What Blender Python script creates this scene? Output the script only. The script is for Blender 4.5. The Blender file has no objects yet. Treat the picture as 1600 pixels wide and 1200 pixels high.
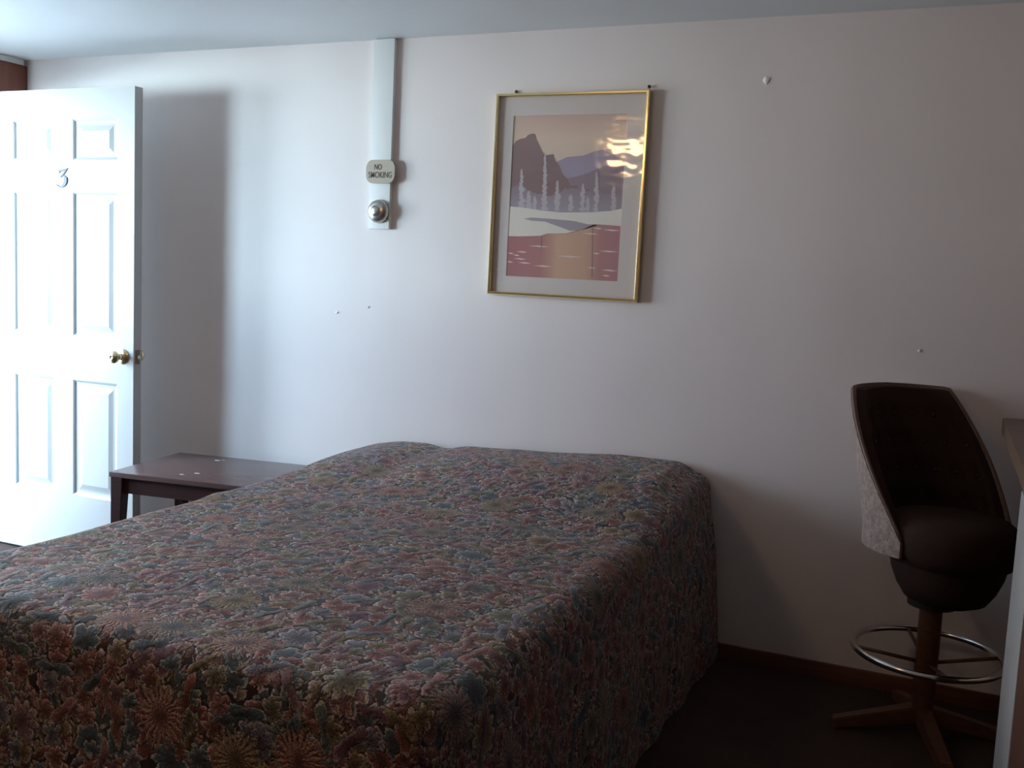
import bpy, bmesh, math, random
from mathutils import Vector, Matrix, noise
random.seed(7)
PI = math.pi
S = bpy.context.scene
COL = S.collection

# ------------------------------------------------------------------ camera, light, exposure
def make_camera():
    cx, cy, cz, yaw, pit, rol, f = 4.1236, -3.5271, 1.3422, .4079, -.1082, .0467, 1561.55
    cyw, syw = math.cos(yaw), math.sin(yaw)
    fw = Vector((-syw*math.cos(pit), cyw*math.cos(pit), math.sin(pit)))
    r = Vector((cyw, syw, 0)); u = r.cross(fw)
    c, s = math.cos(rol), math.sin(rol)
    r2 = c*r + s*u; u2 = -s*r + c*u
    cam = bpy.data.cameras.new('camera')
    o = bpy.data.objects.new('camera', cam); COL.objects.link(o)
    m = Matrix((r2, u2, -fw)).transposed().to_4x4()
    m.translation = Vector((cx, cy, cz)); o.matrix_world = m
    cam.sensor_fit = 'HORIZONTAL'; cam.sensor_width = 36; cam.lens = f/1600*36
    cam.clip_start = .02
    S.camera = o
make_camera()
S.view_settings.view_transform = 'Standard'
S.view_settings.look = 'None'
S.view_settings.gamma = 1
S.view_settings.use_curve_mapping = False
S.view_settings.exposure = 1.64

H = 2.248
DOOR_Y0, DOOR_Y1, DOOR_H = -.235, -1.21, 2.06          # the doorway in the left wall

w = bpy.data.worlds.new('world'); S.world = w; w.use_nodes = True
nt = w.node_tree; nt.nodes.clear()
out = nt.nodes.new('ShaderNodeOutputWorld'); bg = nt.nodes.new('ShaderNodeBackground')
tc = nt.nodes.new('ShaderNodeTexCoord'); sp = nt.nodes.new('ShaderNodeSeparateXYZ'); rp = nt.nodes.new('ShaderNodeValToRGB')
mr = nt.nodes.new('ShaderNodeMapRange'); mr.inputs[1].default_value = -1
nt.links.new(tc.outputs['Generated'], sp.inputs[0]); nt.links.new(sp.outputs[2], mr.inputs[0])
nt.links.new(mr.outputs[0], rp.inputs[0]); nt.links.new(rp.outputs[0], bg.inputs[0]); nt.links.new(bg.outputs[0], out.inputs[0])
# sky gradient shaped for the room light: brighter, bluer towards -Y, duller, warmer elsewhere
my = nt.nodes.new('ShaderNodeMapRange'); my.interpolation_type = 'SMOOTHSTEP'
for i_, v_ in ((1, -.22), (2, -.66), (3, 3.2), (4, 11.0)): my.inputs[i_].default_value = v_
nt.links.new(sp.outputs[1], my.inputs[0]); nt.links.new(my.outputs[0], bg.inputs[1])
mf = nt.nodes.new('ShaderNodeMapRange'); mf.inputs[1].default_value = -.25; mf.inputs[2].default_value = -.68
mc = nt.nodes.new('ShaderNodeMix'); mc.data_type = 'RGBA'; mc.blend_type = 'MULTIPLY'; mc.inputs[0].default_value = 1
mw = nt.nodes.new('ShaderNodeMix'); mw.data_type = 'RGBA'; mw.inputs[6].default_value = (1.28, .95, .86, 1); mw.inputs[7].default_value = (.90, 1, 1.07, 1)
nt.links.new(sp.outputs[1], mf.inputs[0]); nt.links.new(mf.outputs[0], mw.inputs[0])
nt.links.new(rp.outputs[0], mc.inputs[6]); nt.links.new(mw.outputs[2], mc.inputs[7]); nt.links.new(mc.outputs[2], bg.inputs[0])
e = rp.color_ramp.elements
e[0].position = 0; e[0].color = (1.25, 1.6, 1.68, 1)
e[1].position = 1; e[1].color = (.50, .76, 1, 1)
for p, c in ((.47, (1.28, 1.62, 1.7, 1)), (.52, (.56, .79, .98, 1))):
    x = e.new(p); x.color = c

def area(name, loc, sx, sy, d, energy, color, portal=False, spread=PI):
    l = bpy.data.lights.new(name, 'AREA'); l.shape = 'RECTANGLE'; l.size = sx; l.size_y = sy
    l.energy = energy; l.color = color; l.spread = spread
    o = bpy.data.objects.new(name, l); COL.objects.link(o); o.location = loc
    o.rotation_euler = Vector(d).to_track_quat('-Z', 'Y').to_euler()
    if portal: l.cycles.is_portal = True
    return o
area('doorway_daylight_portal', (-.13, (DOOR_Y0+DOOR_Y1)/2, DOOR_H/2), DOOR_H, abs(DOOR_Y1-DOOR_Y0), (1, 0, 0), 1, (1, 1, 1), True)
WIN = (-1.34, -2.14, .95, 2.02)                       # the window beside the doorway: y0, y1, z0, z1
area('window_daylight_portal', (-.13, (WIN[0]+WIN[1])/2, (WIN[2]+WIN[3])/2), WIN[0]-WIN[1], WIN[3]-WIN[2], (1, 0, 0), 1, (1, 1, 1), True)
_p = bpy.data.objects['doorway_daylight_portal']
_p.data.size = abs(DOOR_Y1-DOOR_Y0); _p.data.size_y = DOOR_H

# ------------------------------------------------------------------ materials
def mat(name, color=(.8, .8, .8), rough=.5, metal=0, **k):
    m = bpy.data.materials.new(name); m.use_nodes = True
    b = m.node_tree.nodes['Principled BSDF']
    b.inputs['Base Color'].default_value = (*color, 1); b.inputs['Roughness'].default_value = rough
    b.inputs['Metallic'].default_value = metal
    for a, v in k.items(): b.inputs[a.replace('_', ' ')].default_value = v
    return m
def N(m, t, **k):
    n = m.node_tree.nodes.new(t)
    for a, v in k.items(): setattr(n, a, v)
    return n
def L(m, a, b): m.node_tree.links.new(a, b)
def BS(m): return m.node_tree.nodes['Principled BSDF']
def ramp(m, fac, stops, interp='LINEAR'):
    r = N(m, 'ShaderNodeValToRGB'); cr = r.color_ramp; cr.interpolation = interp
    while len(cr.elements) < len(stops): cr.elements.new(.5)
    for el, (p, c) in zip(cr.elements, stops): el.position = p; el.color = (*c, 1)
    L(m, fac, r.inputs[0]); return r.outputs[0]
def coords(m, scale=(1, 1, 1), kind='Object'):
    t = N(m, 'ShaderNodeTexCoord'); mp = N(m, 'ShaderNodeMapping'); mp.inputs['Scale'].default_value = scale
    L(m, t.outputs[kind], mp.inputs[0]); return mp.outputs[0]
def noise_t(m, vec, scale, detail=3, rough=.5, dist=0):
    n = N(m, 'ShaderNodeTexNoise'); L(m, vec, n.inputs['Vector'])
    n.inputs['Scale'].default_value = scale; n.inputs['Detail'].default_value = detail
    n.inputs['Roughness'].default_value = rough; n.inputs['Distortion'].default_value = dist
    return n.outputs['Fac']
def bump(m, h, strength=.3, dist=.002, prev=None):
    b = N(m, 'ShaderNodeBump'); b.inputs['Strength'].default_value = strength; b.inputs['Distance'].default_value = dist
    L(m, h, b.inputs['Height'])
    if prev is not None: L(m, prev, b.inputs['Normal'])
    L(m, b.outputs[0], BS(m).inputs['Normal']); return b.outputs[0]

def wall_paint(name, c1, c2):
    m = mat(name, c1, .55)
    v = coords(m); L(m, ramp(m, noise_t(m, v, 1.3, 3), [(.3, c1), (.7, c2)]), BS(m).inputs['Base Color'])
    b1 = bump(m, noise_t(m, coords(m, (5, 5, .5)), 1.0, 2), .22, .012)
    b2 = bump(m, noise_t(m, v, 7, 3), .25, .003, b1)
    bump(m, noise_t(m, v, 160, 2), .12, .001, b2)
    return m
M = {}
M['wall'] = wall_paint('white wall paint', (.76, .69, .675), (.81, .74, .72))
M['ceil'] = wall_paint('ceiling paint', (.72, .755, .775), (.77, .80, .82))
M['tan'] = wall_paint('tan wall paint', (.46, .30, .22), (.52, .35, .26))
M['white'] = mat('white gloss paint', (.46, .465, .46), .30, Specular_IOR_Level=.4)
M['trim'] = mat('white trim paint', (.74, .75, .74), .45)
def wood(name, c1, c2, rough=.4, sc=(1, 14, 14)):
    m = mat(name, c1, rough)
    v = coords(m, sc)
    L(m, ramp(m, noise_t(m, v, 4, 4, .6, .6), [(.3, c1), (.7, c2)]), BS(m).inputs['Base Color'])
    bump(m, noise_t(m, v, 12, 3), .1, .001)
    return m
M['panel_wood'] = wood('red brown wood panelling', (.13, .035, .022), (.22, .07, .045), .5, (12, 12, 1))
M['base_wood'] = wood('brown baseboard wood', (.10, .035, .02), (.17, .065, .035), .5)
M['table'] = wood('dark walnut stain', (.028, .009, .010), (.05, .016, .016), .42)
M['table_top'] = wood('dark laminate table top', (.11, .07, .068), (.15, .095, .09), .26)
M['stool_wood'] = wood('stool oak', (.08, .032, .016), (.14, .058, .03), .42)
M['counter_top'] = wood('brown laminate', (.14, .085, .06), (.20, .13, .095), .4)
M['cab_wood'] = wood('reddish cabinet wood', (.075, .024, .013), (.12, .042, .024), .5, (12, 12, 1))
M['gold'] = mat('polished brass', (.88, .76, .42), .2, 1)
M['brass'] = mat('worn brass', (.66, .56, .34), .25, 1)
M['chrome'] = mat('chrome', (.75, .75, .75), .16, 1)
M['nickel'] = mat('brushed nickel', (.50, .49, .45), .3, 1)
M['darkmetal'] = mat('dark metal', (.07, .08, .09), .55)
M['plate'] = mat('brown latch plate', (.20, .13, .10), .4, .5)
M['nail'] = mat('dark steel', (.05, .045, .04), .5, .6)
M['filler'] = mat('white filler', (.85, .84, .82), .9)
M['plaque'] = mat('tan plastic', (.44, .37, .29), .5)
M['ink'] = mat('dark brown lettering', (.07, .045, .03), .6)
M['mat_board'] = mat('warm grey mat board', (.68, .60, .56), .85)
M['backing'] = mat('backing board', (.3, .22, .15), .9)
M['mattress'] = mat('mattress ticking', (.6, .58, .55), .9)
M['concrete'] = mat('concrete', (.45, .45, .43), .9)
M['gap'] = mat('dark gap', (.02, .018, .016), .9)

m = M['floor'] = mat('brown carpet', (.06, .035, .025), .95)
v = coords(m)
L(m, ramp(m, noise_t(m, v, 3, 5, .7), [(.3, (.034, .017, .013)), (.7, (.056, .029, .020))]), BS(m).inputs['Base Color'])
bump(m, noise_t(m, v, 260, 3, .7), .8, .006)

# acrylic pane: clear, with a faintly rippled reflecting surface
m = M['pane'] = bpy.data.materials.new('clear picture glazing'); m.use_nodes = True
m.node_tree.nodes.clear()
o_ = N(m, 'ShaderNodeOutputMaterial'); mx = N(m, 'ShaderNodeMixShader'); tr = N(m, 'ShaderNodeBsdfTransparent')
gl = N(m, 'ShaderNodeBsdfGlossy'); gl.inputs['Roughness'].default_value = .07
lw = N(m, 'ShaderNodeLayerWeight'); pw = N(m, 'ShaderNodeMath', operation='POWER'); pw.inputs[1].default_value = 5
L(m, lw.outputs['Facing'], pw.inputs[0])
fr = N(m, 'ShaderNodeMath', operation='MULTIPLY_ADD'); fr.inputs[1].default_value = .4; fr.inputs[2].default_value = .04; L(m, pw.outputs[0], fr.inputs[0])
bp = N(m, 'ShaderNodeBump'); bp.inputs['Strength'].default_value = .16; bp.inputs['Distance'].default_value = .014
v = coords(m, (1, 1, 1.8)); L(m, noise_t(m, v, 7.0, 2), bp.inputs['Height'])
L(m, bp.outputs[0], gl.inputs['Normal'])
L(m, fr.outputs[0], mx.inputs[0]); L(m, tr.outputs[0], mx.inputs[1]); L(m, gl.outputs[0], mx.inputs[2]); L(m, mx.outputs[0], o_.inputs[0])

m = M['boucle'] = mat('beige boucle fabric', (.42, .33, .29), .95, Sheen_Weight=.3)
v = coords(m)
L(m, ramp(m, noise_t(m, v, 60, 4, .7), [(.35, (.27, .20, .175)), (.65, (.50, .41, .37))]), BS(m).inputs['Base Color'])
bump(m, noise_t(m, v, 170, 3, .7), 1, .006)
m = M['brown_vinyl'] = mat('dark brown upholstery', (.035, .016, .013), .9, Specular_IOR_Level=.25)
bump(m, noise_t(m, coords(m), 90, 3), .3, .002)
M['button'] = mat('dark upholstery button', (.03, .014, .012), .5)
M['piping'] = mat('brown piping', (.16, .09, .07), .5)

def emit_mat(name, color, strength):
    m = bpy.data.materials.new(name); m.use_nodes = True
    b = BS(m); b.inputs['Base Color'].default_value = (*color, 1); b.inputs['Roughness'].default_value = .3
    b.inputs['Emission Color'].default_value = (*color, 1); b.inputs['Emission Strength'].default_value = strength
    return m
M['lamp_glass'] = emit_mat('lit warm glass', (1, .62, .32), 11)

# ---- the floral bedspread: layers of leaves and blossoms, all in cloth (UV) metres
def floral():
    m = mat('dark floral tapestry cloth', (.2, .1, .1), .68, Specular_IOR_Level=.45, Sheen_Weight=.12, Sheen_Roughness=.35)
    b = BS(m)
    uv = N(m, 'ShaderNodeUVMap').outputs[0]
    def VM(op, a, bb=None, sc=None):
        n = N(m, 'ShaderNodeVectorMath', operation=op)
        for i, q in enumerate((a, bb)):
            if q is None: continue
            if isinstance(q, tuple): n.inputs[i].default_value = q
            else: L(m, q, n.inputs[i])
        if sc is not None:
            if isinstance(sc, float): n.inputs['Scale'].default_value = sc
            else: L(m, sc, n.inputs['Scale'])
        return n.outputs['Value'] if op in ('LENGTH', 'DOT_PRODUCT') else n.outputs['Vector']
    def MA(op, a, bb=None, cc=None, clamp=False):
        n = N(m, 'ShaderNodeMath', operation=op, use_clamp=clamp)
        for i, q in enumerate((a, bb, cc)):
            if q is None: continue
            if isinstance(q, (int, float)): n.inputs[i].default_value = q
            else: L(m, q, n.inputs[i])
        return n.outputs[0]
    def MIX(f, a, bb, mode='MIX'):
        n = N(m, 'ShaderNodeMix', data_type='RGBA', blend_type=mode)
        if isinstance(f, (int, float)): n.inputs[0].default_value = f
        else: L(m, f, n.inputs[0])
        for i, q in ((6, a), (7, bb)):
            if isinstance(q, tuple): n.inputs[i].default_value = (*q, 1)
            else: L(m, q, n.inputs[i])
        return n.outputs[2]
    # ragged outlines
    nz = N(m, 'ShaderNodeTexNoise'); L(m, uv, nz.inputs['Vector']); nz.inputs['Scale'].default_value = 42; nz.inputs['Detail'].default_value = 2
    wob = VM('SCALE', VM('SUBTRACT', nz.outputs['Color'], (.5, .5, .5)), None, .020)
    nw = N(m, 'ShaderNodeTexNoise'); L(m, uv, nw.inputs['Vector']); nw.inputs['Scale'].default_value = 190; nw.inputs['Detail'].default_value = 1
    P = VM('ADD', VM('ADD', uv, wob), VM('SCALE', VM('SUBTRACT', nw.outputs['Color'], (.5, .5, .5)), None, .008))
    nz2 = N(m, 'ShaderNodeTexNoise'); L(m, uv, nz2.inputs['Vector']); nz2.inputs['Scale'].default_value = 230; nz2.inputs['Detail'].default_value = 2
    fine = nz2.outputs['Fac']
    pal = [(0, (0.292, 0.100, 0.084)), (.12, (0.231, 0.128, 0.136)), (.24, (0.068, 0.116, 0.156)), (.34, (0.224, 0.160, 0.080)), (.45, (0.313, 0.124, 0.124)),
           (.57, (0.116, 0.152, 0.152)), (.66, (0.170, 0.072, 0.120)), (.75, (0.170, 0.168, 0.108)), (.83, (0.238, 0.092, 0.080)), (.92, (0.150, 0.152, 0.208))]
    col = ramp(m, noise_t(m, uv, 22, 3), [(.35, (.010, .009, .014)), (.5, (.035, .016, .02)), (.65, (.02, .025, .035))])
    hgt = None
    def layer(col, hgt, scale, off, R, n, amp, keep, stretch=1.0, edge=(.95, .84, .74), sharp=1.0, ed=.55):
        A = VM('ADD', P, off)
        vo = N(m, 'ShaderNodeTexVoronoi', voronoi_dimensions='2D'); L(m, A, vo.inputs['Vector'])
        vo.inputs['Scale'].default_value = scale; vo.inputs['Randomness'].default_value = .85
        loc = VM('SCALE', VM('SUBTRACT', A, vo.outputs['Position']), None, float(scale))
        sc = N(m, 'ShaderNodeSeparateColor'); L(m, vo.outputs['Color'], sc.inputs[0])
        r1, r2, r3 = sc.outputs
        rot = N(m, 'ShaderNodeVectorRotate', rotation_type='Z_AXIS'); L(m, loc, rot.inputs['Vector'])
        L(m, MA('MULTIPLY', r1, 6.283), rot.inputs['Angle'])
        sv = VM('MULTIPLY', rot.outputs[0], (1.0, stretch, 0.0))
        sx = N(m, 'ShaderNodeSeparateXYZ'); L(m, sv, sx.inputs[0])
        ang = MA('ARCTAN2', sx.outputs[1], sx.outputs[0])
        r = VM('LENGTH', sv)
        pet = MA('ABSOLUTE', MA('COSINE', MA('MULTIPLY', ang, n/2)))
        if sharp != 1: pet = MA('POWER', pet, sharp)
        Rr = MA('MULTIPLY', MA('ADD', MA('MULTIPLY', pet, amp), 1-amp), R)
        t = MA('DIVIDE', r, Rr)
        mask = MA('MULTIPLY', MA('MULTIPLY', MA('SUBTRACT', 1.0, t), 12, clamp=True), MA('LESS_THAN', r2, keep))
        base = ramp(m, r3, pal, 'CONSTANT')
        # dark heart, petal veins, pale frilled rim
        dark = MIX(MA('MULTIPLY', MA('SUBTRACT', .62, t, clamp=True), 1.5, clamp=True), base, (.035, .016, .016))
        vein = MA('MULTIPLY', MA('SUBTRACT', 1.0, pet), .65)
        dark = MIX(vein, dark, MIX(.7, base, (.02, .012, .012)))
        rim = MA('MULTIPLY', MA('SMOOTH_MIN', MA('MULTIPLY', MA('SUBTRACT', t, ed+.17), 5.5, clamp=True), 1.0, .1), .75, clamp=True)
        pale = MIX(.72, base, edge)
        c = MIX(MA('MULTIPLY', rim, MA('ADD', MA('MULTIPLY', r2, .6), .6)), dark, pale)
        c = MIX(1.0, c, ramp(m, fine, [(.32, (.45, .43, .44)), (.5, (.92, .92, .92)), (.66, (1.6, 1.6, 1.6))]), 'MULTIPLY')
        h = MA('MULTIPLY', MA('SUBTRACT', 1.15, MA('POWER', t, 2.0)), mask)
        ol = MA('MULTIPLY', MA('MULTIPLY', MA('SUBTRACT', 1.2, t), 7, clamp=True), MA('LESS_THAN', r2, keep))
        col = MIX(MA('MULTIPLY', ol, .75), col, (.016, .011, .014))
        return MIX(mask, col, c), (h if hgt is None else MA('MAXIMUM', MA('MULTIPLY', hgt, MA('SUBTRACT', 1.0, mask)), h))
    col, hgt = layer(col, hgt, 21, (7.1, 3.7, 0), .74, 2, .5, .85, 1.5, (.85, .83, .80))
    col, hgt = layer(col, hgt, 18, (3.1, 1.7, 0), .78, 2, .55, .95, 2.1, (.85, .83, .80))
    col, hgt = layer(col, hgt, 16, (8.4, 4.2, 0), .64, 7, .35, .9, 1.3)
    col, hgt = layer(col, hgt, 15, (1.9, 9.3, 0), .74, 2, .6, .85, 2.6, (.80, .70, .52))
    col, hgt = layer(col, hgt, 11.5, (5.5, 2.9, 0), .52, 5, .35, .6, 1.2)
    col, hgt = layer(col, hgt, 19, (6.3, 6.1, 0), .54, 6, .5, .6, 1.0)
    col, hgt = layer(col, hgt, 8.5, (2.2, 7.7, 0), .44, 9, .35, .24, 1.1)
    col, hgt = layer(col, hgt, 12.5, (4.4, 5.3, 0), .70, 2, .6, .6, 2.8, (.60, .55, .48))
    col, hgt = layer(col, hgt, 5.2, (9.2, 3.4, 0), .34, 22, .55, .35, 1.0, (.50, .30, .16), 1.6, .2)
    L(m, col, b.inputs['Base Color'])
    b1 = bump(m, hgt, .9, .005)
    bump(m, fine, .25, .001, b1)
    return m
M['floral'] = floral()

# ------------------------------------------------------------------ mesh helpers
def link_mesh(name, bm, m, parent=None, smooth=None, loc=None):
    bmesh.ops.recalc_face_normals(bm, faces=bm.faces)
    me = bpy.data.meshes.new(name); bm.to_mesh(me); bm.free()
    o = bpy.data.objects.new(name, me); COL.objects.link(o)
    for q in (m if isinstance(m, (list, tuple)) else [m]): me.materials.append(q)
    if parent: o.parent = parent
    if loc: o.location = loc
    if smooth:
        for p in me.polygons: p.use_smooth = True
        if smooth != 'all':
            me.set_sharp_from_angle(angle=math.radians(smooth))
    return o
def bx(bm, x0, x1, y0, y1, z0, z1, bev=0, seg=2, mi=0, M4=None):
    t = bmesh.new(); bmesh.ops.create_cube(t, size=1)
    for q in t.verts: q.co = Vector((x0+(q.co.x+.5)*(x1-x0), y0+(q.co.y+.5)*(y1-y0), z0+(q.co.z+.5)*(z1-z0)))
    if bev: bmesh.ops.bevel(t, geom=t.edges[:], offset=bev, segments=seg, profile=.7, affect='EDGES')
    if M4 is not None: t.transform(M4)
    merge(bm, t, mi); return bm
def merge(bm, t, mi=0):
    mp = {q: bm.verts.new(q.co) for q in t.verts}
    for f in t.faces:
        g = bm.faces.new([mp[q] for q in f.verts]); g.material_index = mi or f.material_index
    t.free()
def hexa(bm, bot, top):
    a = [bm.verts.new(p) for p in bot]; b = [bm.verts.new(p) for p in top]
    bm.faces.new(a[::-1]); bm.faces.new(b)
    for i in range(4): bm.faces.new([a[i], a[(i+1) % 4], b[(i+1) % 4], b[i]])
def lathe(bm, prof, seg=40, M4=None):
    t = bmesh.new(); rings = []
    for r, z in prof:
        if r < 1e-6: rings.append([t.verts.new((0, 0, z))])
        else: rings.append([t.verts.new((r*math.cos(2*PI*i/seg), r*math.sin(2*PI*i/seg), z)) for i in range(seg)])
    for a, b in zip(rings, rings[1:]):
        for i in range(seg):
            j = (i+1) % seg
            if len(a) == 1 and len(b) == 1: continue
            if len(a) == 1: t.faces.new([a[0], b[i], b[j]])
            elif len(b) == 1: t.faces.new([a[i], a[j], b[0]])
            else: t.faces.new([a[i], a[j], b[j], b[i]])
    for rr in (rings[0], rings[-1]):
        if len(rr) > 1:
            try: t.faces.new(rr)
            except ValueError: pass
    if M4 is not None: t.transform(M4)
    merge(bm, t)
def tube(bm, pts, r, seg=10, closed=False):
    n = len(pts); rings = []
    for i, p in enumerate(pts):
        p = Vector(p); a = Vector(pts[(i-1) % n] if closed or i else pts[0]); b = Vector(pts[(i+1) % n] if closed or i < n-1 else pts[-1])
        d = (b-a).normalized(); up = Vector((0, 0, 1)) if abs(d.z) < .95 else Vector((1, 0, 0))
        s = d.cross(up).normalized(); u = s.cross(d)
        rings.append([bm.verts.new(p+r*(math.cos(2*PI*k/seg)*s+math.sin(2*PI*k/seg)*u)) for k in range(seg)])
    for i in range(n if closed else n-1):
        a, b = rings[i], rings[(i+1) % n]
        for k in range(seg): bm.faces.new([a[k], a[(k+1) % seg], b[(k+1) % seg], b[k]])
    if not closed: bm.faces.new(rings[0][::-1]); bm.faces.new(rings[-1])
def box_obj(name, x0, x1, y0, y1, z0, z1, m, parent=None, bev=0, smooth=None):
    bm = bmesh.new(); bx(bm, x0, x1, y0, y1, z0, z1, bev); return link_mesh(name, bm, m, parent, 40 if bev else smooth)
def tag(o, label, cat, group=None):
    o['label'] = label; o['category'] = cat
    if group: o['group'] = group
    return o
def struct(o): o['kind'] = 'structure'; return o
def thing(name, loc, label, cat, rz=0, group=None):
    o = bpy.data.objects.new(name, None); COL.objects.link(o); o.location = loc; o.rotation_euler = (0, 0, rz)
    o.empty_display_size = .1
    return tag(o, label, cat, group)
FACE_CAM = Matrix.Rotation(PI/2, 4, 'X')       # lathe axis +Z -> -Y (towards the viewer's side)

# ------------------------------------------------------------------ the room
RX, RY = 6.2, -5.2
struct(box_obj('floor', -.12, RX, RY, .12, -.1, 0, M['floor']))
struct(box_obj('ceiling', -.12, RX+.12, RY-.12, .12, H, H+.1, M['ceil']))
struct(box_obj('wall_back', -.12, RX+.12, 0, .12, -.1, H, M['wall']))
struct(box_obj('wall_right', RX, RX+.12, RY, 0, -.1, H, M['tan']))
struct(box_obj('wall_front', -.12, RX+.12, RY-.12, RY, -.1, H, M['tan']))
bm = bmesh.new()
bx(bm, -.12, 0, DOOR_Y0, 0, -.1, H); bx(bm, -.12, 0, RY, WIN[1], -.1, H); bx(bm, -.12, 0, WIN[0], DOOR_Y1, -.1, H); bx(bm, -.12, 0, WIN[1], WIN[0], -.1, WIN[2]); bx(bm, -.12, 0, WIN[1], WIN[0], WIN[3], H); bx(bm, -.12, 0, DOOR_Y1, DOOR_Y0, DOOR_H, H)
struct(link_mesh('wall_left', bm, M['wall']))
struct(box_obj('trim_4', .001, .022, DOOR_Y1-1.3, -.001, DOOR_H, H-.03, M['panel_wood'], bev=.003))
struct(box_obj('baseboard_back', .0, RX, -.014, 0, 0, .058, M['base_wood'], bev=.004))
struct(box_obj('trim_1', 0, .018, RY, -.014, H-.028, H, M['trim'], bev=.003))
bm = bmesh.new()                                   # door frame lining and casing
bx(bm, -.14, .0, DOOR_Y0-.02, DOOR_Y0, 0, DOOR_H); bx(bm, -.14, .0, DOOR_Y1, DOOR_Y1+.02, 0, DOOR_H); bx(bm, -.14, 0, DOOR_Y1, DOOR_Y0, DOOR_H-.02, DOOR_H)
bx(bm, 0, .016, DOOR_Y1-.06, DOOR_Y1, 0, DOOR_H+.0)
struct(link_mesh('trim_2', bm, M['trim']))
bm = bmesh.new()                                   # window frame
for a_ in ((WIN[1], WIN[1]+.035, WIN[2], WIN[3]), (WIN[0]-.035, WIN[0], WIN[2], WIN[3])): bx(bm, -.10, .012, *a_)
for a_ in ((WIN[2], WIN[2]+.035), (WIN[3]-.035, WIN[3])): bx(bm, -.10, .012, WIN[1]+.0351, WIN[0]-.0351, *a_)
struct(link_mesh('window_1', bm, M['trim']))
struct(box_obj('trim_3', -.5, -.0, DOOR_Y1-.2, DOOR_Y0+.2, -.1, -.002, M['concrete']))
struct(box_obj('ground', -8, -.5, -8, 6, -.12, -.06, M['concrete']))

# ------------------------------------------------------------------ open six-panel door
def door_slab():
    bm = bmesh.new()
    x0, x1, z0, z1 = .085, .997, .012, 2.04
    xs = [(.30, .55), (.653, .908)]
    zs = [(.291, .805), (.992, 1.61), (1.742, 1.916)]
    def side(y, sgn):
        # grid of cells; recessed raised panels
        gx = sorted({x0, x1, *[q for p in xs for q in p]}); gz = sorted({z0, z1, *[q for p in zs for q in p]})
        V = {}
        def vv(x, yy, z):
            k = (round(x, 5), round(yy, 5), round(z, 5))
            if k not in V: V[k] = bm.verts.new((x, yy, z))
            return V[k]
        def quad(a): bm.faces.new([vv(*q) for q in a])
        for i in range(len(gx)-1):
            for j in range(len(gz)-1):
                a, b, c, d = gx[i], gx[i+1], gz[j], gz[j+1]
                if (a, b) in xs and (c, d) in zs:
                    steps = [(0, 0), (.006, .003), (.012, .009), (.022, .010), (.032, .009), (.052, .003)]
                    for (o1, h1), (o2, h2) in zip(steps, steps[1:]):
                        r1 = [(a+o1, c+o1), (b-o1, c+o1), (b-o1, d-o1), (a+o1, d-o1)]
                        r2 = [(a+o2, c+o2), (b-o2, c+o2), (b-o2, d-o2), (a+o2, d-o2)]
                        for k in range(4):
                            l = (k+1) % 4
                            quad([(r1[k][0], y+sgn*h1, r1[k][1]), (r1[l][0], y+sgn*h1, r1[l][1]), (r2[l][0], y+sgn*h2, r2[l][1]), (r2[k][0], y+sgn*h2, r2[k][1])])
                    o, h = steps[-1]
                    quad([(a+o, y+sgn*h, c+o), (b-o, y+sgn*h, c+o), (b-o, y+sgn*h, d-o), (a+o, y+sgn*h, d-o)])
                else:
                    quad([(a, y, c), (b, y, c), (b, y, d), (a, y, d)])
        return vv, gx, gz
    yf, yb = -.318, -.274
    vf, gx, gz = side(yf, 1); vb, _, _ = side(yb, -1)
    for i in range(len(gx)-1):
        for z in (z0, z1): bm.faces.new([vf(gx[i], yf, z), vf(gx[i+1], yf, z), vb(gx[i+1], yb, z), vb(gx[i], yb, z)])
    for j in range(len(gz)-1):
        for x in (x0, x1): bm.faces.new([vf(x, yf, gz[j]), vf(x, yf, gz[j+1]), vb(x, yb, gz[j+1]), vb(x, yb, gz[j])])
    return bm
door = thing('door_1', (0, 0, 0), 'white six panel door standing open along the back wall', 'door')
del door['label']; del door['category']; struct(door)
link_mesh('door_panel', door_slab(), M['white'], door)
bm = bmesh.new()
lathe(bm, [(0, 0), (.033, 0), (.033, .004), (.027, .010), (.014, .013), (.012, .032), (.020, .037), (.026, .046), (.0265, .056), (.020, .064), (.009, .067), (.006, .064), (0, .063)],
      40, Matrix.Translation((.940, -.318, .925)) @ FACE_CAM)
k = link_mesh('door_knob', bm, M['brass'], door, 40); k['label'] = 'round brass knob'
bm = bmesh.new()
lathe(bm, [(0, 0), (.033, 0), (.033, .004), (.027, .010), (.013, .013), (.012, .032), (.024, .040), (.0265, .05), (.018, .062), (0, .064)], 32,
      Matrix.Translation((.940, -.274, .925)) @ Matrix.Rotation(-PI/2, 4, 'X'))
link_mesh('door_knob', bm, M['brass'], door, 40)
lp = box_obj('latch_plate', .996, .9985, -.309, -.283, .895, .955, M['plate'], door); lp['label'] = 'brown metal latch plate'
bm = bmesh.new(); lathe(bm, [(0, 0), (.008, 0), (.008, .008), (0, .008)], 16, Matrix.Translation((.998, -.296, .925)) @ Matrix.Rotation(PI/2, 4, 'Y'))
link_mesh('latch_bolt', bm, M['brass'], door, 40)
for z in (.25, 1.02, 1.8):
    bm = bmesh.new(); lathe(bm, [(0, 0), (.007, 0), (.007, .09), (0, .09)], 12, Matrix.Translation((.078, -.322, z)))
    bx(bm, .0, .078, -.3255, -.3225, z, z+.09)
    link_mesh('door_hinge', bm, M['brass'], door, 40)

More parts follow.
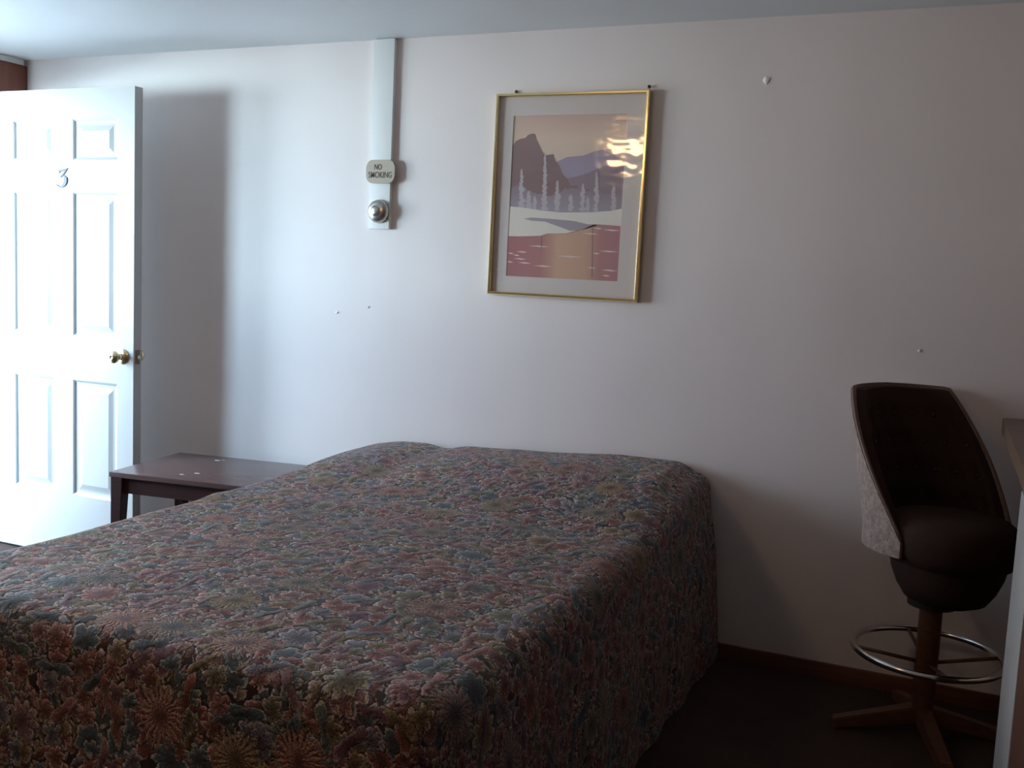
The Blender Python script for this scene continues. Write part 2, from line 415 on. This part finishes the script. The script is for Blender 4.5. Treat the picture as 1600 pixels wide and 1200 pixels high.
# the numeral, a flat-topped three with a swelling lower bowl
def ribbon(pts, z0, z1, bm):
    """pts: (x, y, halfwidth, nx, ny) flat ribbon extruded"""
    n = len(pts); L_, R_ = [], []
    for i, (x, y, hw) in enumerate(pts):
        a = pts[max(i-1, 0)]; b = pts[min(i+1, n-1)]
        d = Vector((b[0]-a[0], b[1]-a[1])).normalized(); nn = Vector((-d.y, d.x))
        L_.append((x+nn.x*hw, y+nn.y*hw)); R_.append((x-nn.x*hw, y-nn.y*hw))
    F = [[bm.verts.new((q[0], z, q[1])) for q in s] for s in (L_, R_) for z in (z0, z1)]
    lf, lb, rf, rb = F
    for i in range(n-1):
        bm.faces.new([lf[i], lf[i+1], rf[i+1], rf[i]]); bm.faces.new([lb[i], lb[i+1], rb[i+1], rb[i]])
        bm.faces.new([lf[i], lf[i+1], lb[i+1], lb[i]]); bm.faces.new([rf[i], rf[i+1], rb[i+1], rb[i]])
    bm.faces.new([lf[0], lb[0], rb[0], rf[0]]); bm.faces.new([lf[-1], lb[-1], rb[-1], rf[-1]])
bm = bmesh.new()
def T3(seq):   # picture points of the numeral -> door metres
    kx, kz = .0042, .00265*1.02
    return [(.594+(x-565)/15*kx*.86, 1.667-(y-585)/15*kz, h) for x, y, h in seq]
ribbon(T3([(490, 452, .0035), (520, 408, .0045), (580, 405, .004), (640, 385, .003), (700, 358, .0008)]), -.3225, -.318, bm)
ribbon(T3([(700, 358, .001), (660, 395, .0035), (625, 455, .0038), (580, 510, .004), (530, 565, .0022)]), -.3222, -.318, bm)
ribbon(T3([(580, 535, .0015), (625, 545, .0045), (650, 600, .0098), (650, 670, .010), (620, 745, .0075), (570, 790, .0035), (510, 795, .003), (460, 765, .0028), (422, 735, .001)]), -.3228, -.318, bm)
num = link_mesh('door_number', bm, M['darkmetal'], door, 40); num['label'] = 'dark metal numeral three'

# ------------------------------------------------------------------ channel, plaque, dial on the back wall
cc = thing('cable_cover', (1.992, 0, 1.5), 'white painted vertical channel running from the ceiling down the wall', 'cable cover')
bm = bmesh.new(); bx(bm, -.0475, .0475, -.022, 0, .003, H-1.5-.003, .0015)
link_mesh('channel', bm, M['trim'], cc, 40)
# plaque
def rrect(w, h, r, n=6):
    P = []
    for cx_, cz_, a0 in ((w/2-r, h/2-r, 0), (-w/2+r, h/2-r, 90), (-w/2+r, -h/2+r, 180), (w/2-r, -h/2+r, 270)):
        for i in range(n+1):
            a = math.radians(a0+90*i/n); P.append((cx_+r*math.cos(a), cz_+r*math.sin(a)))
    return P
def prism_y(bm, pts, y0, y1, mi=0):
    a = [bm.verts.new((x, y0, z)) for x, z in pts]; b = [bm.verts.new((x, y1, z)) for x, z in pts]
    f = bm.faces.new(a); g = bm.faces.new(b[::-1]); f.material_index = g.material_index = mi
    n = len(pts)
    for i in range(n):
        h = bm.faces.new([a[i], b[i], b[(i+1) % n], a[(i+1) % n]]); h.material_index = mi
sg = thing('no_smoking_sign', (1.998, -.0225, 1.729), 'small tan plaque reading NO SMOKING on the white wall channel', 'sign')
bm = bmesh.new(); P = rrect(.132, .092, .028)
prism_y(bm, P, -.009, 0)
bmesh.ops.bevel(bm, geom=[e_ for e_ in bm.edges if abs(e_.verts[0].co.y+.009) < 1e-5 and abs(e_.verts[1].co.y+.009) < 1e-5], offset=.002, segments=2, affect='EDGES')
link_mesh('plaque', bm, M['plaque'], sg, 40)
def text_mesh(name, body, width, height, cx_, cz_, y, m, parent, bold=0.0):
    cu = bpy.data.curves.new(name, 'FONT'); cu.body = body; cu.align_x = 'CENTER'; cu.align_y = 'CENTER'; cu.size = 1; cu.offset = bold; cu.extrude = .01
    o = bpy.data.objects.new(name, cu); COL.objects.link(o)
    dg = bpy.context.evaluated_depsgraph_get(); me = bpy.data.meshes.new_from_object(o.evaluated_get(dg))
    bpy.data.objects.remove(o); bpy.data.curves.remove(cu)
    xs = [q.co.x for q in me.vertices]; ys = [q.co.y for q in me.vertices]
    w_, h_ = max(xs)-min(xs), max(ys)-min(ys); mx_, my_ = (max(xs)+min(xs))/2, (max(ys)+min(ys))/2
    for q in me.vertices:
        q.co = Vector((cx_+(q.co.x-mx_)/w_*width, y-q.co.z*.04, cz_+(q.co.y-my_)/h_*height))
    ob = bpy.data.objects.new(name, me); COL.objects.link(ob); me.materials.clear(); me.materials.append(m); ob.parent = parent
    return ob
text_mesh('lettering', 'NO', .034, .022, -.010, .018, -.0096, M['ink'], sg, .004)
text_mesh('lettering', 'SMOKING', .108, .024, .0, -.013, -.0096, M['ink'], sg, .004)
kn = thing('wall_dial', (1.994, -.022, 1.572), 'round silver dial mounted near the bottom of the white wall channel', 'dial')
bm = bmesh.new(); lathe(bm, [(0, 0), (.045, 0), (.047, .004), (.0465, .010), (.044, .017), (.038, .025), (.030, .030), (.0, .032)], 48, FACE_CAM)
link_mesh('escutcheon', bm, M['nickel'], kn, 50)
bm = bmesh.new(); lathe(bm, [(0, .030), (.020, .030), (.021, .034), (.019, .037), (.010, .039), (0, .0395)], 40, FACE_CAM)
link_mesh('knob', bm, M['nickel'], kn, 50)

# ------------------------------------------------------------------ framed picture
pic = thing('framed_picture', (2.789, 0, 1.642), 'gold framed print of mountains above a lake hanging on the wall', 'picture')
pic.rotation_euler = (0, math.radians(.2), 0)
PW, PH = .598, .752
FW, FD = .013, .030
bm = bmesh.new()   # mitred frame, extruded metal profile
prof = [(0, -.003), (0, -FD+.004), (.003, -FD), (.0095, -FD), (.0115, -FD+.002), (.013, -FD+.007), (.013, -FD+.012), (.004, -FD+.012), (.004, -.003)]
cor = [(-1, -1), (1, -1), (1, 1), (-1, 1)]
rings = [[bm.verts.new((sx*(PW/2-o), y, sz*(PH/2-o))) for o, y in prof] for sx, sz in cor]
for i in range(4):
    a, b = rings[i], rings[(i+1) % 4]
    for k in range(len(prof)):
        l = (k+1) % len(prof); bm.faces.new([a[k], b[k], b[l], a[l]])
link_mesh('frame', bm, M['gold'], pic)['label'] = 'thin polished gold frame'
box_obj('backing_board', -PW/2+.005, PW/2-.005, -.010, -.004, -PH/2+.005, PH/2-.005, M['backing'], pic)
AW, AH = .446, .600
ax0, az0 = -.006, -.004      # print window centre
bm = bmesh.new()
ox, oz = PW/2-.006, PH/2-.006
rings = []
for hx, hz, y in ((ox, oz, -.0105), (ox, oz, -.0135), (AW/2, AH/2, -.0135), (AW/2-.0015, AH/2-.0015, -.0105)):
    s = 0 if hx == ox else 1
    rings.append([bm.verts.new((sx*hx+ax0*s, y, sz*hz+az0*s)) for sx, sz in cor])
for a, b in zip(rings, rings[1:]):
    for k in range(4): bm.faces.new([a[k], a[(k+1) % 4], b[(k+1) % 4], b[k]])
link_mesh('mat_board', bm, M['mat_board'], pic)['label'] = 'warm grey mat board'
# print: flat layers of ink
def ink(name, c, c2=None, vertical=True, rough=.8):
    m = mat(name, c, rough)
    if c2:
        g = N(m, 'ShaderNodeTexCoord'); s = N(m, 'ShaderNodeSeparateXYZ'); L(m, g.outputs['Object'], s.inputs[0])
        r = N(m, 'ShaderNodeMapRange'); r.inputs[1].default_value = -.3 if vertical else -.22; r.inputs[2].default_value = .3 if vertical else .22
        L(m, s.outputs[2 if vertical else 0], r.inputs[0]); L(m, ramp(m, r.outputs[0], c2), BS(m).inputs['Base Color'])
    return m
inks = [ink('sky ink', (0.610, 0.427, 0.305), [(.60, (0.732, 0.610, 0.537)), (.85, (0.781, 0.586, 0.451)), (1.0, (0.634, 0.439, 0.366))]),
        ink('far peak ink', (0.415, 0.342, 0.427)), ink('mid ridge ink', (0.329, 0.244, 0.275)), ink('near cliff ink', (0.293, 0.189, 0.189)),
        ink('mist ink', (0.244, 0.183, 0.207), [(.42, (0.403, 0.342, 0.378)), (.62, (0.293, 0.207, 0.226))]),
        ink('snow ink', (0.805, 0.732, 0.647)),
        ink('water ink', (0.305, 0.098, 0.098), [(.0, (0.439, 0.183, 0.189)), (.30, (0.476, 0.220, 0.201)), (.45, (0.647, 0.403, 0.281)), (.7, (0.610, 0.378, 0.268)), (.82, (0.488, 0.244, 0.232)), (1, (0.451, 0.207, 0.220))], False),
        ink('ghost tree ink', (0.537, 0.476, 0.500)), ink('ripple ink', (0.756, 0.610, 0.598))]
def A(x, y):        # point in the enlarged view of the print -> print metres
    u = (x-(205-.0454*(y-197)))/569; v_ = (y-(197-.012*(x-205)*(1-2*(y-197)/815)))/815
    return (ax0-AW/2+min(max(u, 0), 1)*AW, az0+AH/2-min(max(v_, 0), 1)*AH)
bm = bmesh.new()
def patch(pts, mi, lay):
    prism = [bm.verts.new((*[A(x, y)[0]], -.0103-lay*.00025, A(x, y)[1])) for x, y in pts]
    f = bm.faces.new(prism); f.material_index = mi
patch([(150, 150), (900, 150), (900, 760), (150, 760)], 0, 0)
patch([(430, 425), (480, 402), (560, 395), (620, 372), (672, 362), (690, 357), (705, 385), (725, 402), (775, 408), (900, 418), (900, 700), (400, 700), (400, 450)], 1, 1)
patch([(480, 510), (560, 490), (620, 465), (680, 440), (740, 425), (790, 415), (900, 405), (900, 690), (400, 690), (420, 560)], 2, 2)
patch([(150, 350), (195, 350), (215, 325), (240, 312), (265, 308), (280, 292), (305, 285), (318, 292), (322, 315), (338, 345), (355, 380), (372, 395), (410, 388), (420, 420), (440, 445), (455, 485), (480, 510), (500, 545),
       (530, 545), (545, 570), (590, 560), (600, 690), (150, 690)], 3, 3)
tops = [150, 560]
pts = [(150, 700)]
random.seed(3)
x = 150
while x < 900:
    pts.append((x, 575+22*math.sin(x*.021)+random.uniform(-9, 9) - (18 if x > 640 else 0))); x += 13
pts.append((900, 700)); patch(pts, 4, 4)
for tx, ty, w_ in ((247, 465, 16), (368, 385, 15), (432, 520, 15), (500, 590, 14), (560, 535, 15), (585, 600, 13), (628, 470, 13), (712, 540, 15), (285, 575, 16), (316, 600, 12)):
    y = ty; L_, R_ = [], []
    while y < 668:
        f = (y-ty)/(668-ty)
        L_.append((tx-3-w_*.8*f**.6*random.uniform(.15, 1.7), y)); R_.append((tx+3+w_*.8*f**.6*random.uniform(.15, 1.7), y)); y += 9
    patch(L_+[(tx-8, 672), (tx+8, 672)]+R_[::-1], 7, 5)
patch([(150, 655), (260, 660), (350, 672), (450, 680), (600, 676), (700, 668), (900, 655), (900, 745), (700, 738), (620, 735), (560, 760), (480, 785), (380, 788), (350, 800), (240, 806), (150, 806)], 5, 6)
patch([(260, 716), (300, 709), (380, 712), (440, 716), (520, 722), (580, 735), (640, 740), (560, 765), (500, 772), (430, 748), (370, 728), (300, 725)], 4, 7)
patch([(150, 806), (240, 806), (350, 800), (380, 788), (480, 787), (560, 764), (620, 735), (700, 740), (900, 742), (900, 1100), (150, 1100)], 6, 7)
for x0, y0, x1 in ((285, 853, 395), (172, 893, 210), (222, 884, 280), (206, 902, 240), (208, 920, 275), (168, 937, 205), (230, 940, 300), (312, 953, 410), (640, 868, 738), (585, 953, 630), (655, 963, 735),
                   (660, 990, 700), (560, 782, 640), (660, 762, 745), (430, 900, 560), (610, 880, 650), (615, 755, 660)):
    patch([(x0, y0), ((x0+x1)/2, y0-3), (x1, y0+2), ((x0*.4+x1*.6), y0+6)], 8, 8)
patch([(352, 800), (356, 800), (355, 870), (351, 870)], 3, 8); patch([(610, 735), (614, 735), (613, 1000), (609, 1000)], 3, 8)
link_mesh('print', bm, inks, pic)['label'] = 'printed lake and mountain landscape'
box_obj('glazing', -PW/2+.006, PW/2-.006, -.0185, -.0165, -PH/2+.006, PH/2-.006, M['pane'], pic)

# nails and marks on the wall
def nail(x, z, label, m=None, r=.0055, d=.008):
    bm = bmesh.new(); lathe(bm, [(0, 0), (.0016, 0), (.0016, d*.6), (r, d*.7), (r*.9, d), (0, d*1.1)], 14, FACE_CAM)
    return tag(link_mesh('nail', bm, m or M['nail'], None, 50, (x, 0, z)), label, 'nail')
nail(2.564, 2.0275, 'dark nail in the wall just above the left part of the gold frame', r=.0065)
nail(3.080, 2.030, 'dark nail at the top right corner of the gold frame', r=.0065, d=.012)
def blob(x, z, r, label):
    bm = bmesh.new(); bmesh.ops.create_icosphere(bm, subdivisions=3, radius=r)
    for q in bm.verts:
        n = 1+.45*noise.noise(q.co/r*1.7+Vector((x*9, 0, z)))
        q.co = Vector((q.co.x*n, q.co.y*.35, q.co.z*n))
    return tag(link_mesh('filler_dab', bm, M['filler'], None, 'all', (x, -.001, z)), label, 'wall filler')
blob(3.488, 2.041, .011, 'small white dab of filler high on the wall right of the picture')
blob(4.045, 1.159, .0055, 'tiny pale dab of filler on the wall above the bar stool back')
nail(1.793, 1.155, 'tiny grey nail head low on the wall above the end table', M['nickel'], .004, .004)
nail(1.941, 1.185, 'pale painted nail head on the wall below the white channel', M['trim'], .005, .004)

# ------------------------------------------------------------------ end table
tb = thing('end_table', (1.147, -.598, 0), 'low dark brown wooden end table between the bed and the open door', 'table', math.radians(8.5))
TW, TD, TZ = .635, .485, .50
bm = bmesh.new(); bx(bm, 0, TW, 0, TD, TZ-.020, TZ, .003)
o = link_mesh('tabletop', bm, M['table_top'], tb, 40)
bm = bmesh.new()
i_ = .022
bx(bm, i_, TW-i_, i_, i_+.018, TZ-.085, TZ-.0205); bx(bm, i_, TW-i_, TD-i_-.018, TD-i_, TZ-.085, TZ-.0205)
bx(bm, i_, i_+.018, i_, TD-i_, TZ-.085, TZ-.0205); bx(bm, TW-i_-.018, TW-i_, i_, TD-i_, TZ-.085, TZ-.0205)
link_mesh('apron', bm, M['table'], tb)
for sx in (0, 1):
    for sy in (0, 1):
        bm = bmesh.new()
        def q(a, z, dd):   # outer corner stays, inner side tapers
            X0 = .004 if sx == 0 else TW-.004; Y0 = .004 if sy == 0 else TD-.004
            X1 = X0+(a if sx == 0 else -a); Y1 = Y0+(a if sy == 0 else -a)
            return [(X0, Y0, z), (X1, Y0, z), (X1, Y1, z), (X0, Y1, z)]
        hexa(bm, q(.030, 0, 0), q(.052, TZ-.0205, 0))
        bmesh.ops.bevel(bm, geom=bm.edges[:], offset=.002, segments=1, affect='EDGES')
        link_mesh('leg', bm, M['table'], tb)
for i, (px, py, r) in enumerate(((.235, .40, .008), (.255, .415, .005), (.31, .13, .007), (.27, .085, .006))):
    bm = bmesh.new(); bmesh.ops.create_icosphere(bm, subdivisions=2, radius=r)
    for q_ in bm.verts: q_.co = Vector((q_.co.x*(1.8), q_.co.y*.8, q_.co.z*.08))
    link_mesh('scuff_mark', bm, M['filler'], tb, 'all', (px, py, TZ+.0004))

# ------------------------------------------------------------------ bed
bed = thing('bed', (2.70, -1.03, 0), 'double bed covered to the floor by a dark floral bedspread', 'bed')
bedo = Vector((2.70, -1.03, 0))
BX0, BX1, BY0, BY1 = 1.99, 3.40, -2.085, -.03
def ss(a, b, x):
    t = min(max((x-a)/(b-a), 0), 1); return t*t*(3-2*t)
def bed_top(x, y):
    z = .606
    # pillows under the spread at the head
    pr = ss(-.85, -.22, y)
    pxm = ss(BX0-.02, BX0+.19, x)*(1-ss(BX1-.13, BX1+.04, x))
    z += pr*(.022+(.030+.045*ss(2.2, 3.2, x))*pxm) - .014*pr*math.exp(-((x-2.34)/.06)**2)
    z += .006*noise.noise(Vector((x*2.3, y*2.3, 1.3))) + .0035*noise.noise(Vector((x*7, y*6, 4.3)))
    z += .006*math.exp(-((y+.95+.08*math.sin(x*4))/.05)**2)
    return z
def spread():
    bm = bmesh.new(); uvl = bm.loops.layers.uv.new('UVMap')
    r = .055; rc = .05
    ix0, ix1, iy0 = BX0+r, BX1-r, BY0+r
    LEN = .60-.012-r+r*PI/2
    step = .02
    nx = int((ix1-ix0+2*LEN)/step)+1; ny = int((BY1-iy0+LEN)/step)+1
    G = {}; UV = {}
    for i in range(nx+1):
        for j in range(ny+1):
            s = ix0-LEN+(ix1-ix0+2*LEN)*i/nx; t = iy0-LEN+(BY1-iy0+LEN)*j/ny
            qx = min(max(s, ix0+rc), ix1-rc); qy = max(t, iy0+rc)
            dx, dy = s-qx, t-qy; d0 = math.hypot(dx, dy)
            d = max(0, d0-rc); 
            if d0 > 1e-9: nx_, ny_ = dx/d0, dy/d0
            else: nx_ = ny_ = 0
            bxp, byp = qx+nx_*min(d0, rc), qy+ny_*min(d0, rc)
            d = min(d, LEN)
            # quarter round then hanging, slightly flared, with folds
            if d < r*PI/2:
                a = d/r; o_, dz = r*math.sin(a), r*(1-math.cos(a)); hang = 0
            else:
                hang = d-r*PI/2; o_ = r; dz = r+hang
            f = hang/(LEN-r*PI/2)
            perim = (bxp*1.0 if abs(ny_) > abs(nx_) else byp*1.0)
            ang = math.atan2(ny_, nx_)
            corner = math.exp(-((abs(ang)-PI/4)/.35)**2) if (nx_ > .05 and ny_ < -.05) else (math.exp(-((abs(ang)-3*PI/4)/.35)**2) if (nx_ < -.05 and ny_ < -.05) else 0)
            ph = perim*23+ang*3.0
            o_ += f*(.045+.006*math.sin(ph)+.005*math.sin(ph*.43+1)+.02*noise.noise(Vector((perim*5, ang*2, f*1.5))))
            if nx_ > .5: o_ += .02*ss(-.8, -.1, byp)*ss(0, .4, f)
            o_ += corner*f*.05 + corner*.022*f*math.sin(ang*26)
            zt = bed_top(bxp, byp)
            zt2 = zt-.0 if d == 0 else zt
            z = zt2-dz*(zt2-.012)/(.60-.012)
            x_, y_ = bxp+nx_*o_, byp+ny_*o_
            G[i, j] = bm.verts.new(Vector((x_, y_, max(z, .012)))-bedo); UV[i, j] = (s, t)
    for i in range(nx):
        for j in range(ny):
            ks = [(i, j), (i+1, j), (i+1, j+1), (i, j+1)]
            vs = [G[k] for k in ks]
            if len({tuple(round(c, 5) for c in q.co) for q in vs}) < 3: continue
            try: f = bm.faces.new(vs)
            except ValueError: continue
            for lp_, k in zip(f.loops, ks): lp_[uvl].uv = UV[k]
    return bm
o = link_mesh('bedspread', spread(), M['floral'], bed, 'all'); o['label'] = 'dark tapestry bedspread with leaves and blossoms'
box_obj('mattress', BX0+.05-bedo.x, BX1-.05-bedo.x, BY0+.05-bedo.y, BY1-.02-bedo.y, .33, .575, M['mattress'], bed, .04)
box_obj('box_spring', BX0+.06-bedo.x, BX1-.06-bedo.x, BY0+.06-bedo.y, BY1-.02-bedo.y, .12, .33, M['mattress'], bed, .01)
for sx in (-1, 1):
    for y in (-.9, .85):
        bm = bmesh.new(); lathe(bm, [(0, 0), (.025, 0), (.022, .12), (0, .12)], 16, Matrix.Translation((sx*.5, y, 0)))
        link_mesh('leg', bm, M['nail'], bed, 40)

# ------------------------------------------------------------------ bar stool
SC = Vector((4.150, -.310, 0))
st = thing('bar_stool', SC, 'swivel bar stool with beige barrel back and brown tufted seat beside the counter', 'stool')
FA = math.radians(-50)            # facing direction
def pol(th, r, z): return Vector((r*math.cos(FA+th), r*math.sin(FA+th), z))
# arms fall from the back in a long slope
TH0 = math.radians(67)            # wing ends, measured from facing
def top_z(th):
    a = abs(abs(th)-PI) if abs(th) <= PI else abs(2*PI-abs(th)-PI)
    # a: angle away from the back centre (0 .. PI-TH0)
    f = a/(PI-TH0)
    g = max(0, f-.46)/.54
    return 1.047-.405*(g**1.08) - .010*f
def shell_r(z):      # leans outward towards the top
    return .205+.020*ss(.55, 1.05, z)
nT, nZ = 56, 22
def shell(r_off, zlo, tuft=False, top_off=0):
    G = []
    for i in range(nT+1):
        th = TH0+(2*PI-2*TH0)*i/nT
        row = []
        zt = top_z(th-2*PI if th > PI else th)+top_off
        for j in range(nZ+1):
            z = zlo+(zt-zlo)*j/nZ
            r = shell_r(z)+r_off
            # back rather flat across
            back = math.cos(th-PI)
            r *= 1-.05*max(back, 0)**3
            if tuft:
                uu = (th-PI)*.22/.075; vv_ = (z-.62)/.085
                row_i = round(vv_); sh = .5*(row_i % 2)
                du = uu-sh-round(uu-sh); dv = vv_-row_i
                edge = ss(0, .15, j/nZ)*ss(0, .15, 1-j/nZ)*ss(0, .1, i/nT)*ss(0, .1, 1-i/nT)
                r += (.016*math.exp(-(du*du+dv*dv)/.05)-.006)*edge
            row.append(pol(th, r, z)-pol(0, max(0, z-.64)*.21, 0))
        G.append(row)
    return G
def solid(Gi, Go):
    bm = bmesh.new()
    a = [[bm.verts.new(p) for p in row] for row in Gi]; b = [[bm.verts.new(p) for p in row] for row in Go]
    n, k = len(a), len(a[0])
    for i in range(n-1):
        for j in range(k-1):
            bm.faces.new([a[i][j], a[i+1][j], a[i+1][j+1], a[i][j+1]]); bm.faces.new([b[i][j], b[i][j+1], b[i+1][j+1], b[i+1][j]])
        bm.faces.new([a[i][0], b[i][0], b[i+1][0], a[i+1][0]]); bm.faces.new([a[i][-1], a[i+1][-1], b[i+1][-1], b[i][-1]])
    for i in (0, n-1):
        for j in range(k-1): bm.faces.new([a[i][j], a[i][j+1], b[i][j+1], b[i][j]])
    return bm
ZL = .585
outer = shell(.012, ZL); mid = shell(-.004, ZL); inner = shell(-.032, ZL+.02, True, -.004)
o = link_mesh('backrest', solid(mid, outer), M['boucle'], st, 60); o['label'] = 'beige boucle outer shell'
mid2 = shell(-.0045, ZL+.005, False, -.001)
o = link_mesh('inner_padding', solid(inner, mid2), M['brown_vinyl'], st, 60); o['label'] = 'dark brown tufted inner padding'
bm = bmesh.new(); tube(bm, [outer[i][-1]*.5+mid[i][-1]*.5+Vector((0, 0, .002)) for i in range(nT+1)], .0055, 8)
G0, G1 = outer[0], outer[-1]
tube(bm, [(outer[0][j]+mid[0][j])/2 for j in range(nZ+1)], .005, 8); tube(bm, [(outer[-1][j]+mid[-1][j])/2 for j in range(nZ+1)], .005, 8)
link_mesh('piping', bm, M['piping'], st, 'all')
for row_i in range(0, 5):
    z = .62+.085*row_i
    for k_ in range(-4, 5):
        uu = k_+.5*(row_i % 2); th = PI+uu*.075/.22
        thn = th-2*PI if th > PI else th
        if not (TH0+.15 < th < 2*PI-TH0-.15) or z > top_z(thn)-.05 or z < ZL+.13: continue
        bm = bmesh.new(); bmesh.ops.create_icosphere(bm, subdivisions=2, radius=.008)
        r = (shell_r(z)-.032)*(1-.05*max(math.cos(th-PI), 0)**3)+.008
        link_mesh('button', bm, M['button'], st, 'all', pol(th, r, z)-pol(0, max(0, z-.64)*.21, 0))
bm = bmesh.new()   # seat cushion, domed
lathe(bm, [(0, .555), (.14, .555), (.178, .568), (.192, .60), (.194, .64), (.186, .672), (.16, .692), (.10, .703), (0, .706)], 56, Matrix.Translation(pol(0, .05, 0)))
link_mesh('seat', bm, M['brown_vinyl'], st, 'all')
bm = bmesh.new()
lathe(bm, [(0, .435), (.08, .435), (.115, .450), (.138, .485), (.156, .53), (.165, .575), (0, .575)], 48, Matrix.Translation(pol(0, .05, 0)))
link_mesh('seat_base', bm, M['brown_vinyl'], st, 50)
bm = bmesh.new(); lathe(bm, [(0, .41), (.07, .41), (.07, .436), (0, .436)], 32)
link_mesh('swivel_plate', bm, M['nail'], st, 40)
bm = bmesh.new(); lathe(bm, [(0, .055), (.031, .055), (.033, .10), (.033, .41), (0, .412)], 28)
link_mesh('post', bm, M['stool_wood'], st, 40)
bm = bmesh.new(); RR, RZ = .213, .262
tube(bm, [(RR*math.cos(2*PI*i/64), RR*math.sin(2*PI*i/64), RZ) for i in range(64)], .0105, 12, True)
ring = link_mesh('foot_ring', bm, M['chrome'], st, 'all'); ring['label'] = 'chrome foot ring'
LA = math.radians(197)
for k_ in range(4):
    a = LA+k_*PI/2; c, s = math.cos(a), math.sin(a)
    bm = bmesh.new(); tube(bm, [(.03*c, .03*s, RZ-.03), (RR*c*.985, RR*s*.985, RZ)], .006, 8)
    link_mesh('ring_strut', bm, M['stool_wood'], st, 'all')
    bm = bmesh.new()
    w0, w1 = .023, .019
    def P_(l, wd, z): return (l*c-wd*s, l*s+wd*c, z)
    hexa(bm, [P_(.0, -w0, .045), P_(.262, -w1, .0), P_(.262, w1, .0), P_(.0, w0, .045)],
             [P_(.0, -w0, .100), P_(.262, -w1, .032), P_(.262, w1, .032), P_(.0, w0, .100)])
    bmesh.ops.bevel(bm, geom=bm.edges[:], offset=.004, segments=2, affect='EDGES')
    link_mesh('leg', bm, M['stool_wood'], st, 40)

# ------------------------------------------------------------------ breakfast counter
ct = thing('kitchen_counter', (4.305, -.03, 0), 'breakfast counter with brown top and white end panel at the right edge', 'counter')
bm = bmesh.new()
P = [(0, 0), (.62, 0), (.62, -2.2), (0, -2.2), ]
pts = []
r = .03
for cx_, cy_, a0 in ((r, -r, 90), (r, -2.2+r, 180), (.62-r, -2.2+r, 270), (.62-r, -r, 0)):
    for i in range(7):
        a = math.radians(a0+90*i/6); pts.append((cx_+r*math.cos(a), cy_+r*math.sin(a)))
a = [bm.verts.new((x, y, .925)) for x, y in pts]; b = [bm.verts.new((x, y, .968)) for x, y in pts]
bm.faces.new(a[::-1]); bm.faces.new(b)
for i in range(len(pts)): bm.faces.new([a[i], a[(i+1) % len(pts)], b[(i+1) % len(pts)], b[i]])
bmesh.ops.bevel(bm, geom=[e_ for e_ in bm.edges if abs(e_.verts[0].co.z-e_.verts[1].co.z) < 1e-5], offset=.005, segments=3, affect='EDGES')
link_mesh('countertop', bm, M['counter_top'], ct, 40)
o = box_obj('side_panel', -.003, .018, -1.40, -1.06, .0, .9245, M['white'], ct, .002); o['label'] = 'white painted end panel'
o = box_obj('cabinet', -.001, .60, -2.18, -1.401, .0, .9245, M['cab_wood'], ct, .003); o['label'] = 'reddish brown wooden cabinet'
box_obj('cabinet_back', .019, .60, -1.3995, -1.08, .0, .9245, M['cab_wood'], ct)
box_obj('kickboard', -.012, -.0035, -1.40, -1.055, .0, .09, M['white'], ct, .002)

# ------------------------------------------------------------------ ceiling lamp, lit (seen only as the reflection in the picture glazing)
LP = Vector((2.13, -2.80, H))
cl = thing('ceiling_light', LP, 'round warm glass dome light on the ceiling', 'lamp')
bm = bmesh.new(); lathe(bm, [(0, 0), (.175, 0), (.175, -.02), (.165, -.025), (0, -.025)], 48); link_mesh('lamp_base', bm, M['brass'], cl, 40)
bm = bmesh.new(); lathe(bm, [(0, -.0255), (.115, -.0255), (.118, -.05), (.108, -.085), (.08, -.112), (.04, -.126), (0, -.13)], 48); link_mesh('glass_dome', bm, M['lamp_glass'], cl, 60)
